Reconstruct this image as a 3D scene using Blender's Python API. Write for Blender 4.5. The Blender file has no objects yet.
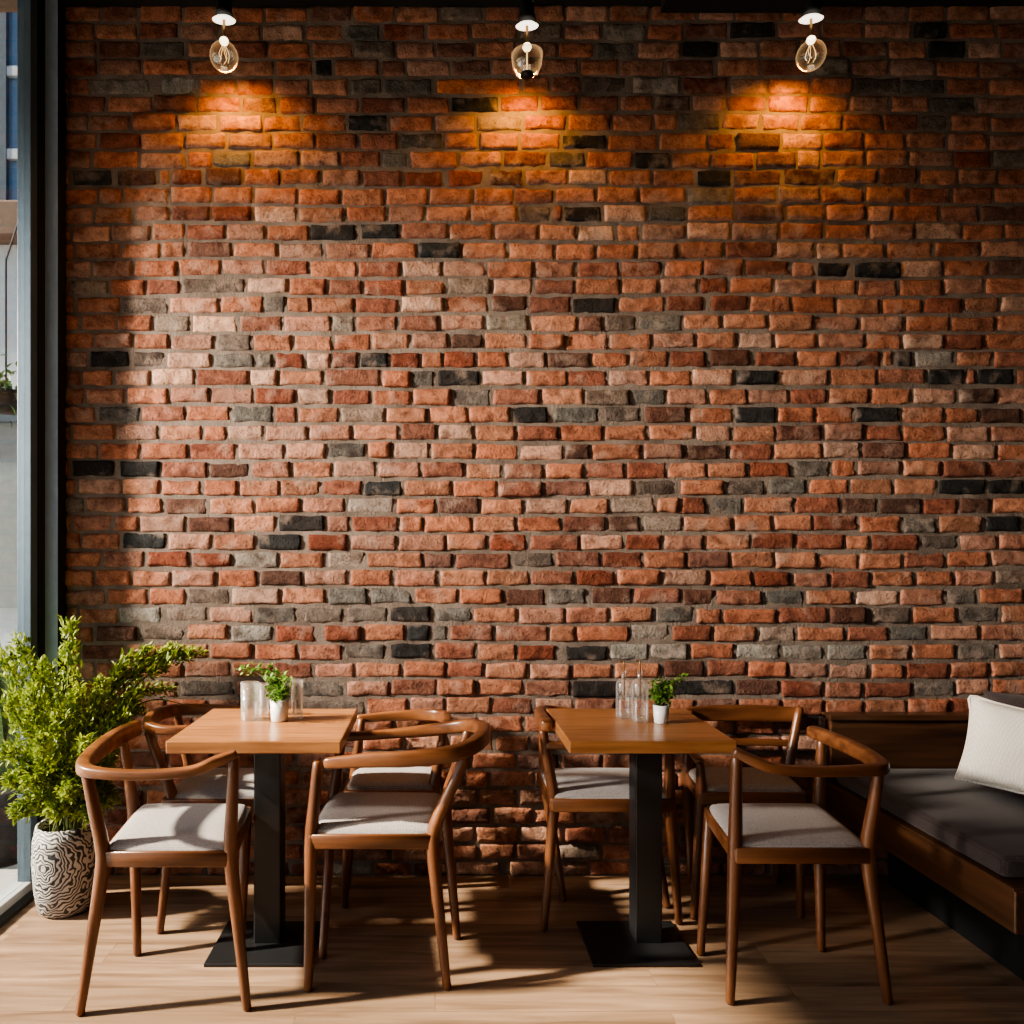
import bpy, math, random
from mathutils import Vector, noise, Matrix
random.seed(11)
R = math.radians
scn = bpy.context.scene
C = scn.collection
F, HX, HY, CZ = 750.0, 435.0, 555.0, 1.345      # focal (px), vanishing point, eye height
WALL = 3.15
def at(px, py, Y):
    return Vector(((px-HX)*Y/F, Y, CZ-(py-HY)*Y/F))

# ------------------------------------------------------------------ helpers
class MB:
    def __init__(s): s.v=[]; s.f=[]
    def add(s, vs, fs):
        o=len(s.v); s.v += [tuple(p) for p in vs]; s.f += [tuple(i+o for i in f) for f in fs]
    def box(s, x0,x1,y0,y1,z0,z1):
        s.add([(x0,y0,z0),(x1,y0,z0),(x1,y1,z0),(x0,y1,z0),(x0,y0,z1),(x1,y0,z1),(x1,y1,z1),(x0,y1,z1)],
              [(0,3,2,1),(4,5,6,7),(0,1,5,4),(1,2,6,5),(2,3,7,6),(3,0,4,7)])
    def lathe(s, prof, cx=0, cy=0, n=24, cap0=True, cap1=True):
        vs=[];fs=[]
        for r,z in prof:
            for i in range(n):
                a=2*math.pi*i/n; vs.append((cx+r*math.cos(a), cy+r*math.sin(a), z))
        for j in range(len(prof)-1):
            for i in range(n):
                k=(i+1)%n; fs.append((j*n+i, j*n+k, (j+1)*n+k, (j+1)*n+i))
        if cap0: fs.append(tuple(range(n-1,-1,-1)))
        if cap1: fs.append(tuple((len(prof)-1)*n+i for i in range(n)))
        s.add(vs,fs)
    def sweep(s, pts, sizes, n=14, p=2.6, up=Vector((0,0,1)), sub=5, smooth=True):
        """sweep a superellipse along a path; sizes are (width, height)"""
        P=[Vector(q) for q in pts]; S=list(sizes)
        if smooth and len(P)>2:
            Q=[];T=[]
            for i in range(len(P)-1):
                a=P[max(i-1,0)]; b=P[i]; c=P[i+1]; d=P[min(i+2,len(P)-1)]
                for k in range(sub):
                    t=k/sub
                    Q.append(0.5*((2*b)+(c-a)*t+(2*a-5*b+4*c-d)*t*t+(3*b-a-3*c+d)*t**3))
                    T.append((S[i][0]*(1-t)+S[i+1][0]*t, S[i][1]*(1-t)+S[i+1][1]*t))
            Q.append(P[-1]); T.append(S[-1]); P,S=Q,T
        m=len(P)
        # rounded ends
        d0=(P[0]-P[1]).normalized(); d1=(P[-1]-P[-2]).normalized()
        e0=min(S[0])*.25; e1=min(S[-1])*.25
        P=[P[0]+d0*e0]+P+[P[-1]+d1*e1]
        S=[(S[0][0]*.7,S[0][1]*.7)]+S+[(S[-1][0]*.7,S[-1][1]*.7)]
        vs=[];fs=[]
        for i in range(len(P)):
            t=(P[min(i+1,len(P)-1)]-P[max(i-1,0)]).normalized()
            side=t.cross(up)
            if side.length<1e-3: side=Vector((1,0,0))
            side.normalize(); u=side.cross(t).normalized()
            for k in range(n):
                a=2*math.pi*k/n; ca,sa=math.cos(a),math.sin(a)
                x=math.copysign(abs(ca)**(2/p),ca)*S[i][0]/2; y=math.copysign(abs(sa)**(2/p),sa)*S[i][1]/2
                vs.append(P[i]+side*x+u*y)
        L=len(P)
        for i in range(L-1):
            for k in range(n):
                q=(k+1)%n; fs.append((i*n+k,i*n+q,(i+1)*n+q,(i+1)*n+k))
        fs.append(tuple(range(n-1,-1,-1))); fs.append(tuple((L-1)*n+k for k in range(n)))
        s.add(vs,fs)
    def tube(s, pts, radii, n=10, sub=4, smooth=True):
        s.sweep(pts, [(2*r,2*r) for r in radii], n=n, p=2, up=Vector((0,1,0.013)), sub=sub, smooth=smooth)
    def build(s, name, mat, parent=None, smooth=False, bevel=0, loc=None, segs=2):
        me=bpy.data.meshes.new(name)
        o=bpy.data.objects.new(name, me); C.objects.link(o)
        off=Vector((0,0,0))
        if parent is not None:
            o.parent=parent; off=wloc(parent)
        elif loc is not None:
            off=Vector(loc); o.location=off
        me.from_pydata([tuple(Vector(p)-off) for p in s.v],[],s.f); me.validate(); me.update()
        for m in (mat if isinstance(mat,(list,tuple)) else [mat]): me.materials.append(m)
        if smooth:
            for p in me.polygons: p.use_smooth=True
        if bevel:
            b=o.modifiers.new('bevel','BEVEL'); b.width=bevel; b.segments=segs; b.limit_method='ANGLE'; b.angle_limit=R(40)
            b.harden_normals=False
        return o
def wloc(o):
    v=Vector(o.location)
    while o.parent: o=o.parent; v+=Vector(o.location)
    return v
def tag(o, label=None, cat=None, group=None, kind=None):
    if label: o['label']=label
    if cat: o['category']=cat
    if group: o['group']=group
    if kind: o['kind']=kind
    return o
def thing(name, loc, label, cat, group=None):
    o=bpy.data.objects.new(name,None); C.objects.link(o); o.location=loc; o.empty_display_size=.1
    return tag(o,label,cat,group)

# ------------------------------------------------------------------ materials
def mat(name):
    m=bpy.data.materials.new(name); m.use_nodes=True; nt=m.node_tree
    return m, nt, nt.nodes['Principled BSDF']
def N(nt, t, **kw):
    n=nt.nodes.new(t)
    for k,v in kw.items():
        if k in n.inputs: n.inputs[k].default_value=v
        else: setattr(n,k,v)
    return n
def L(nt,a,b): nt.links.new(a,b)
def c4(c): return (c[0],c[1],c[2],1)
def plain(name, col, rough=.5, metal=0, spec=.5):
    m,nt,b=mat(name); b.inputs['Base Color'].default_value=c4(col); b.inputs['Roughness'].default_value=rough
    b.inputs['Metallic'].default_value=metal; b.inputs['Specular IOR Level'].default_value=spec
    # faint procedural mottling
    co=N(nt,'ShaderNodeTexCoord'); nz=N(nt,'ShaderNodeTexNoise'); nz.inputs['Scale'].default_value=25
    L(nt,co.outputs['Object'],nz.inputs['Vector'])
    mx=N(nt,'ShaderNodeMixRGB',blend_type='MULTIPLY'); mx.inputs[0].default_value=.25
    mx.inputs[1].default_value=c4(col); L(nt,nz.outputs['Fac'],mx.inputs[2]); 
    g=N(nt,'ShaderNodeBrightContrast'); g.inputs['Bright'].default_value=.0
    L(nt,mx.outputs[0],b.inputs['Base Color'])
    return m
def wood(name, c0, c1, axis='X', rough=.35, scale=1.0, coat=.15):
    m,nt,b=mat(name)
    co=N(nt,'ShaderNodeTexCoord'); mp=N(nt,'ShaderNodeMapping')
    s={'X':(2.2,26,26),'Y':(26,2.2,26),'Z':(26,26,2.2)}[axis]
    mp.inputs['Scale'].default_value=[k*scale for k in s]
    L(nt,co.outputs['Object'],mp.inputs['Vector'])
    nz=N(nt,'ShaderNodeTexNoise'); nz.inputs['Scale'].default_value=1.0; nz.inputs['Detail'].default_value=6; nz.inputs['Distortion'].default_value=.6
    L(nt,mp.outputs[0],nz.inputs['Vector'])
    r=N(nt,'ShaderNodeValToRGB'); r.color_ramp.elements[0].color=c4(c0); r.color_ramp.elements[1].color=c4(c1)
    r.color_ramp.elements[0].position=.3; r.color_ramp.elements[1].position=.7
    L(nt,nz.outputs['Fac'],r.inputs[0]); L(nt,r.outputs[0],b.inputs['Base Color'])
    b.inputs['Roughness'].default_value=rough
    b.inputs['Coat Weight'].default_value=coat; b.inputs['Coat Roughness'].default_value=.25
    bp=N(nt,'ShaderNodeBump'); bp.inputs['Strength'].default_value=.08; bp.inputs['Distance'].default_value=.003
    L(nt,nz.outputs['Fac'],bp.inputs['Height']); L(nt,bp.outputs[0],b.inputs['Normal'])
    return m
def fabric(name, col, sc=420, amt=.35):
    m,nt,b=mat(name)
    co=N(nt,'ShaderNodeTexCoord')
    w1=N(nt,'ShaderNodeTexWave'); w1.bands_direction='X'; w1.inputs['Scale'].default_value=sc/6.3; w1.inputs['Distortion'].default_value=1.5
    w2=N(nt,'ShaderNodeTexWave'); w2.bands_direction='Y'; w2.inputs['Scale'].default_value=sc/6.3; w2.inputs['Distortion'].default_value=1.5
    nz=N(nt,'ShaderNodeTexNoise'); nz.inputs['Scale'].default_value=140; nz.inputs['Detail'].default_value=3
    for n in (w1,w2,nz): L(nt,co.outputs['Object'],n.inputs['Vector'])
    a=N(nt,'ShaderNodeMath',operation='MULTIPLY'); L(nt,w1.outputs['Fac'],a.inputs[0]); L(nt,w2.outputs['Fac'],a.inputs[1])
    s=N(nt,'ShaderNodeMath',operation='ADD'); L(nt,a.outputs[0],s.inputs[0]); L(nt,nz.outputs['Fac'],s.inputs[1])
    r=N(nt,'ShaderNodeValToRGB'); r.color_ramp.elements[0].position=.35; r.color_ramp.elements[1].position=1.0
    r.color_ramp.elements[0].color=c4([k*(1-amt) for k in col]); r.color_ramp.elements[1].color=c4([min(1,k*(1+amt*.6)) for k in col])
    L(nt,s.outputs[0],r.inputs[0]); L(nt,r.outputs[0],b.inputs['Base Color'])
    b.inputs['Roughness'].default_value=.95; b.inputs['Specular IOR Level'].default_value=.1
    b.inputs['Sheen Weight'].default_value=.15
    bp=N(nt,'ShaderNodeBump'); bp.inputs['Strength'].default_value=.25; bp.inputs['Distance'].default_value=.002
    L(nt,s.outputs[0],bp.inputs['Height']); L(nt,bp.outputs[0],b.inputs['Normal'])
    return m
def thin_glass(name, tint=(1,1,1), base=.06, edge=.75, rough=.02, haze=0, glow=0):
    m,nt,b=mat(name); nt.nodes.remove(b); out=nt.nodes['Material Output']
    t=N(nt,'ShaderNodeBsdfTransparent'); t.inputs[0].default_value=c4(tint)
    g=N(nt,'ShaderNodeBsdfGlossy'); g.inputs['Roughness'].default_value=rough
    lw=N(nt,'ShaderNodeLayerWeight'); lw.inputs['Blend'].default_value=.35
    mr=N(nt,'ShaderNodeMapRange'); mr.inputs['To Min'].default_value=base; mr.inputs['To Max'].default_value=edge
    L(nt,lw.outputs['Facing'],mr.inputs['Value'])
    mx=N(nt,'ShaderNodeMixShader'); L(nt,mr.outputs[0],mx.inputs[0]); L(nt,t.outputs[0],mx.inputs[1]); L(nt,g.outputs[0],mx.inputs[2])
    res=mx
    if haze:
        d=N(nt,'ShaderNodeBsdfTranslucent'); d.inputs[0].default_value=(.9,.9,.9,1); d2=N(nt,'ShaderNodeBsdfDiffuse'); d2.inputs[0].default_value=(.9,.9,.9,1)
        a=N(nt,'ShaderNodeAddShader'); L(nt,d.outputs[0],a.inputs[0]); L(nt,d2.outputs[0],a.inputs[1])
        h=N(nt,'ShaderNodeMapRange'); h.inputs['To Min'].default_value=haze*.4; h.inputs['To Max'].default_value=haze*2.5; L(nt,lw.outputs['Facing'],h.inputs['Value'])
        m2=N(nt,'ShaderNodeMixShader'); L(nt,h.outputs[0],m2.inputs[0]); L(nt,res.outputs[0],m2.inputs[1]); L(nt,a.outputs[0],m2.inputs[2]); res=m2
    if glow:
        e=N(nt,'ShaderNodeEmission'); e.inputs[0].default_value=(1,.62,.30,1); nz=N(nt,'ShaderNodeTexNoise'); nz.inputs['Scale'].default_value=45
        p=N(nt,'ShaderNodeMath',operation='POWER'); L(nt,lw.outputs['Facing'],p.inputs[0]); p.inputs[1].default_value=1.6
        q=N(nt,'ShaderNodeMath',operation='MULTIPLY'); L(nt,p.outputs[0],q.inputs[0]); q.inputs[1].default_value=glow
        q2=N(nt,'ShaderNodeMath',operation='MULTIPLY'); L(nt,q.outputs[0],q2.inputs[0]); L(nt,nz.outputs['Fac'],q2.inputs[1])
        L(nt,q2.outputs[0],e.inputs[1])
        a=N(nt,'ShaderNodeAddShader'); L(nt,res.outputs[0],a.inputs[0]); L(nt,e.outputs[0],a.inputs[1]); res=a
    L(nt,res.outputs[0],out.inputs['Surface'])
    return m
def emit(name, col, st):
    m,nt,b=mat(name); b.inputs['Base Color'].default_value=c4(col); b.inputs['Emission Color'].default_value=c4(col); b.inputs['Emission Strength'].default_value=st
    return m

CH0,CH1=(.078,.028,.012),(.185,.070,.027)
M_leg=wood('walnut_upright',CH0,CH1,'Z',.32)
M_rail=wood('walnut_bent',CH0,(.225,.088,.034),'X',.3)
M_top=wood('oak_tabletop',(.20,.078,.026),(.37,.165,.062),'X',.33,1.6,.3)
M_seat=fabric('grey_upholstery',(.33,.30,.295))
M_black=plain('black_steel',(.012,.012,.014),.42)
M_frame=plain('slate_painted_steel',(.085,.125,.165),.35)
M_post=plain('slate_post_daylit',(.40,.56,.76),.4)  # paler than the slate frame; daylight on the post is put into the colour
M_gap=plain('black_gasket',(.006,.006,.007),.7)
M_bwood=wood('dark_bench_wood',(.028,.012,.006),(.095,.040,.017),'X',.4)
M_bwoodY=wood('dark_bench_wood_length',(.035,.015,.007),(.11,.047,.02),'Y',.4)
M_taupe=fabric('taupe_upholstery',(.052,.041,.042),300)
M_white=fabric('cream_cushion_cloth',(.74,.70,.64),260,.12)
M_ceil=plain('black_ceiling_paint',(.006,.005,.005),.9)
M_wall=plain('dark_plaster',(.035,.026,.02),.9)
M_wglass=thin_glass('window_glass',(.93,.96,.97),.03,.5,.0)
M_glass=thin_glass('clear_glassware',(.96,.97,.97),.10,.8,.04,haze=.045)
M_globe=thin_glass('lamp_glass',(.98,.94,.88),.08,.6,.05,glow=.9)
M_pot=plain('white_ceramic',(.78,.77,.75),.35)
M_soil=plain('dark_soil',(.03,.02,.014),.95)
M_stem=plain('green_stem',(.10,.12,.03),.7)
M_brass=plain('brass_socket',(.25,.15,.06),.35,.8)
M_enam=emit('lit_enamel',(1,.90,.74),2.2)
M_fil=emit('glowing_filament',(1,.66,.30),1.6)
M_knob=emit('glowing_cap',(1,.86,.6),4)
M_sill=plain('pale_metal_sill',(.42,.44,.46),.45)
def leafmat(name,c0,c1):
    m,nt,b=mat(name)
    g=N(nt,'ShaderNodeNewGeometry'); r=N(nt,'ShaderNodeValToRGB')
    r.color_ramp.elements[0].color=c4(c0); r.color_ramp.elements[1].color=c4(c1)
    L(nt,g.outputs['Random Per Island'],r.inputs[0]); L(nt,r.outputs[0],b.inputs['Base Color'])
    b.inputs['Roughness'].default_value=.45
    t=N(nt,'ShaderNodeBsdfTranslucent'); L(nt,r.outputs[0],t.inputs[0])
    mx=N(nt,'ShaderNodeMixShader'); mx.inputs[0].default_value=.35
    L(nt,b.outputs[0],mx.inputs[1]); L(nt,t.outputs[0],mx.inputs[2]); L(nt,mx.outputs[0],nt.nodes['Material Output'].inputs['Surface'])
    return m
M_leaf=leafmat('bush_leaf',(.06,.12,.014),(.40,.47,.07))
M_herb=leafmat('herb_leaf',(.05,.13,.02),(.22,.38,.07))
M_dleaf=leafmat('dark_outdoor_leaf',(.02,.06,.02),(.12,.22,.06))

# floor planks
def floor_mat():
    m,nt,b=mat('oak_planks'); co=N(nt,'ShaderNodeTexCoord')
    br=N(nt,'ShaderNodeTexBrick'); br.offset=.37; br.inputs['Scale'].default_value=1
    br.inputs['Brick Width'].default_value=1.1; br.inputs['Row Height'].default_value=.13; br.inputs['Mortar Size'].default_value=.0016
    br.inputs['Color1'].default_value=(.25,.25,.25,1); br.inputs['Color2'].default_value=(.85,.85,.85,1); br.inputs['Mortar'].default_value=(0,0,0,1)
    L(nt,co.outputs['Object'],br.inputs['Vector'])
    mp=N(nt,'ShaderNodeMapping'); mp.inputs['Scale'].default_value=(1.6,22,1); L(nt,co.outputs['Object'],mp.inputs['Vector'])
    ad=N(nt,'ShaderNodeMixRGB',blend_type='ADD'); ad.inputs[0].default_value=6
    L(nt,mp.outputs[0],ad.inputs[1]); L(nt,br.outputs['Color'],ad.inputs[2])
    nz=N(nt,'ShaderNodeTexNoise'); nz.inputs['Scale'].default_value=1.2; nz.inputs['Detail'].default_value=7; nz.inputs['Distortion'].default_value=.8
    L(nt,ad.outputs[0],nz.inputs['Vector'])
    r=N(nt,'ShaderNodeValToRGB'); r.color_ramp.elements[0].position=.28; r.color_ramp.elements[1].position=.72
    r.color_ramp.elements[0].color=(.17,.098,.058,1); r.color_ramp.elements[1].color=(.40,.265,.175,1)
    L(nt,nz.outputs['Fac'],r.inputs[0])
    mx=N(nt,'ShaderNodeMixRGB',blend_type='MULTIPLY'); mx.inputs[0].default_value=.42; L(nt,r.outputs[0],mx.inputs[1]); L(nt,br.outputs['Color'],mx.inputs[2])
    L(nt,mx.outputs[0],b.inputs['Base Color']); b.inputs['Roughness'].default_value=.45; b.inputs['Specular IOR Level'].default_value=.35
    bp=N(nt,'ShaderNodeBump'); bp.inputs['Strength'].default_value=.12; bp.inputs['Distance'].default_value=.003
    L(nt,nz.outputs['Fac'],bp.inputs['Height']); L(nt,bp.outputs[0],b.inputs['Normal'])
    return m
M_floor=floor_mat()

# bricks: tone comes from a per-brick colour attribute
def brick_mat():
    m,nt,b=mat('old_brick'); at_=N(nt,'ShaderNodeAttribute',attribute_name='Col'); co=N(nt,'ShaderNodeTexCoord')
    n1=N(nt,'ShaderNodeTexNoise'); n1.inputs['Scale'].default_value=22; n1.inputs['Detail'].default_value=6; n1.inputs['Roughness'].default_value=.65
    n2=N(nt,'ShaderNodeTexNoise'); n2.inputs['Scale'].default_value=95; n2.inputs['Detail'].default_value=5; n2.inputs['Roughness'].default_value=.7
    n3=N(nt,'ShaderNodeTexNoise'); n3.inputs['Scale'].default_value=11; n3.inputs['Detail'].default_value=5
    for n in (n1,n2,n3): L(nt,co.outputs['Object'],n.inputs['Vector'])
    r1=N(nt,'ShaderNodeMapRange'); r1.inputs['From Min'].default_value=.3; r1.inputs['From Max'].default_value=.7; r1.inputs['To Min'].default_value=.56; r1.inputs['To Max'].default_value=1.42
    L(nt,n1.outputs['Fac'],r1.inputs['Value'])
    v=N(nt,'ShaderNodeMixRGB',blend_type='MULTIPLY'); v.inputs[0].default_value=1; L(nt,at_.outputs['Color'],v.inputs[1]); L(nt,r1.outputs[0],v.inputs[2])
    # burnt blotches and worn pale rims
    n4=N(nt,'ShaderNodeTexNoise'); n4.inputs['Scale'].default_value=13; n4.inputs['Detail'].default_value=4; n4.inputs['Distortion'].default_value=.7
    L(nt,co.outputs['Object'],n4.inputs['Vector'])
    r4=N(nt,'ShaderNodeMapRange'); r4.inputs['From Min'].default_value=.52; r4.inputs['From Max'].default_value=.66; r4.inputs['To Max'].default_value=.62
    L(nt,n4.outputs['Fac'],r4.inputs['Value'])
    dk=N(nt,'ShaderNodeMixRGB',blend_type='MULTIPLY'); L(nt,r4.outputs[0],dk.inputs[0]); L(nt,v.outputs[0],dk.inputs[1]); dk.inputs[2].default_value=(.42,.30,.27,1)
    v=dk
    # lime smears
    r3=N(nt,'ShaderNodeMapRange'); r3.inputs['From Min'].default_value=.56; r3.inputs['From Max'].default_value=.74; r3.inputs['To Max'].default_value=.6
    L(nt,n3.outputs['Fac'],r3.inputs['Value'])
    sm=N(nt,'ShaderNodeMixRGB'); L(nt,r3.outputs[0],sm.inputs[0]); L(nt,v.outputs[0],sm.inputs[1]); sm.inputs[2].default_value=(.34,.25,.20,1)
    # pits
    r2=N(nt,'ShaderNodeMapRange'); r2.inputs['From Min'].default_value=.33; r2.inputs['From Max'].default_value=.46; r2.inputs['To Min'].default_value=.50; r2.inputs['To Max'].default_value=1
    L(nt,n2.outputs['Fac'],r2.inputs['Value'])
    pt=N(nt,'ShaderNodeMixRGB',blend_type='MULTIPLY'); pt.inputs[0].default_value=1; L(nt,sm.outputs[0],pt.inputs[1]); L(nt,r2.outputs[0],pt.inputs[2])
    L(nt,pt.outputs[0],b.inputs['Base Color']); b.inputs['Roughness'].default_value=.9; b.inputs['Specular IOR Level'].default_value=.2
    ad=N(nt,'ShaderNodeMath',operation='ADD'); L(nt,n1.outputs['Fac'],ad.inputs[0]); L(nt,n2.outputs['Fac'],ad.inputs[1])
    bp=N(nt,'ShaderNodeBump'); bp.inputs['Strength'].default_value=1; bp.inputs['Distance'].default_value=.010
    L(nt,ad.outputs[0],bp.inputs['Height']); L(nt,bp.outputs[0],b.inputs['Normal'])
    return m
def mortar_mat():
    m,nt,b=mat('lime_mortar'); co=N(nt,'ShaderNodeTexCoord')
    n1=N(nt,'ShaderNodeTexNoise'); n1.inputs['Scale'].default_value=6; n1.inputs['Detail'].default_value=8; n1.inputs['Roughness'].default_value=.7
    n2=N(nt,'ShaderNodeTexNoise'); n2.inputs['Scale'].default_value=120; n2.inputs['Detail'].default_value=4
    for n in (n1,n2): L(nt,co.outputs['Object'],n.inputs['Vector'])
    r=N(nt,'ShaderNodeValToRGB'); r.color_ramp.elements[0].position=.3; r.color_ramp.elements[1].position=.72
    r.color_ramp.elements[0].color=(.095,.072,.058,1); r.color_ramp.elements[1].color=(.26,.21,.175,1)
    L(nt,n1.outputs['Fac'],r.inputs[0]); L(nt,r.outputs[0],b.inputs['Base Color']); b.inputs['Roughness'].default_value=.95; b.inputs['Specular IOR Level'].default_value=.1
    bp=N(nt,'ShaderNodeBump'); bp.inputs['Strength'].default_value=.8; bp.inputs['Distance'].default_value=.006
    L(nt,n2.outputs['Fac'],bp.inputs['Height']); L(nt,bp.outputs[0],b.inputs['Normal'])
    return m

# ------------------------------------------------------------------ brick wall
# bricks whose tone stands out in the wall: row height (py), from, to, tone
SPEC="""31 345 380 d;31 382 425 r;49 142 185 d;86 92 150 g;86 160 197 g;176 72 112 k;176 117 157 b;176 172 202 r;176 205 242 b;213 212 252 r
67 315 333 k;86 350 382 d;86 384 432 d;86 436 520 o;104 451 499 k;122 348 388 k;140 400 442 d;158 382 408 d;176 403 443 r;176 447 483 r;176 489 523 b
232 311 356 k;232 360 399 k;250 418 460 k;213 519 551 d;31 730 775 k;49 682 718 k;49 595 635 d;86 582 625 d;86 632 680 g;86 682 728 r;104 655 690 b;122 679 720 d
140 562 606 k;140 736 780 b;158 549 585 d;158 634 670 k;176 696 732 k;213 564 601 k;213 648 686 d;31 913 947 k;49 928 965 k;86 853 900 d;86 902 945 d;104 930 975 d
122 920 948 d;158 954 991 r;176 783 835 b;289 182 245 d;307 122 168 d;307 265 285 d;344 216 252 d;362 90 130 k;362 131 165 d;362 214 255 d;362 275 305 r;399 255 296 r
417 98 140 d;417 232 273 d;471 72 115 k;471 120 160 k;471 210 250 b;326 192 237 p;380 152 195 p;306 490 527 b;306 572 616 k;344 450 483 b;362 360 388 k;362 391 420 r;362 444 475 r
362 547 590 b;381 412 434 d;381 437 480 k;399 453 490 d;417 512 548 k;417 553 598 d;417 603 640 d;453 328 366 d;490 364 402 k;507 347 394 g;525 278 325 k;561 327 365 g
543 308 348 r;561 512 553 d;543 489 527 r;269 621 662 r;269 745 790 r;289 700 728 r;307 666 704 r;307 710 748 r;325 604 636 d;362 670 706 r;362 710 750 b;362 755 795 r
380 736 777 k;399 632 665 d;417 645 687 b;417 735 776 k;452 565 590 b;452 685 727 b;470 749 790 r;489 635 678 d;489 726 765 d;489 768 806 d
269 817 849 k;269 854 899 k;360 895 912 k;360 913 954 g;360 839 880 r;378 927 964 k;378 977 1014 k;416 855 899 k;396 958 995 b;416 980 1020 b;470 793 830 d;489 938 985 k;489 987 1023 k
507 165 207 b;525 188 232 b;544 122 166 k;544 258 302 k;561 147 190 r;561 192 232 r;580 260 303 b;598 188 230 d;617 119 162 g;617 167 207 g;617 255 297 d;634 142 185 d;634 96 138 b;634 231 272 g
634 275 315 r;688 180 235 d;597 505 545 b;597 371 412 d;597 328 368 d;615 390 431 k;615 304 343 d;615 346 387 d;615 435 472 d;633 407 430 k;633 431 447 d;633 324 362 r
651 390 432 k;651 344 385 d;688 300 345 d;706 300 365 d;651 518 556 r;507 611 655 g;507 708 742 d;507 681 706 r;524 608 640 b;524 643 682 g;541 625 662 r;541 752 794 r
560 602 642 r;579 576 615 r;579 754 790 r;597 548 586 d;597 592 632 b;597 682 714 b;597 764 804 d;614 655 694 d;631 631 669 g;631 759 795 g;631 672 712 r
651 565 608 k;651 610 648 g;651 649 688 g;651 736 780 g;668 662 705 b;686 572 619 k;686 665 734 k;507 879 921 b;507 959 990 b;507 842 877 b;523 903 936 d;523 984 1020 k;540 921 957 d
595 945 977 d;613 871 911 d;613 829 866 b;613 957 998 d;630 890 928 d;649 782 823 g;649 826 867 g;649 957 997 d;684 913 954 d;870 455 500 p;870 510 548 p;870 330 372 g"""
TONE={'k':(.030,.028,.027),'d':(.125,.105,.09),'g':(.26,.215,.18),'b':(.105,.052,.037),'r':(.19,.062,.036),'p':(.55,.30,.20),'o':(.46,.15,.05)}
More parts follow.
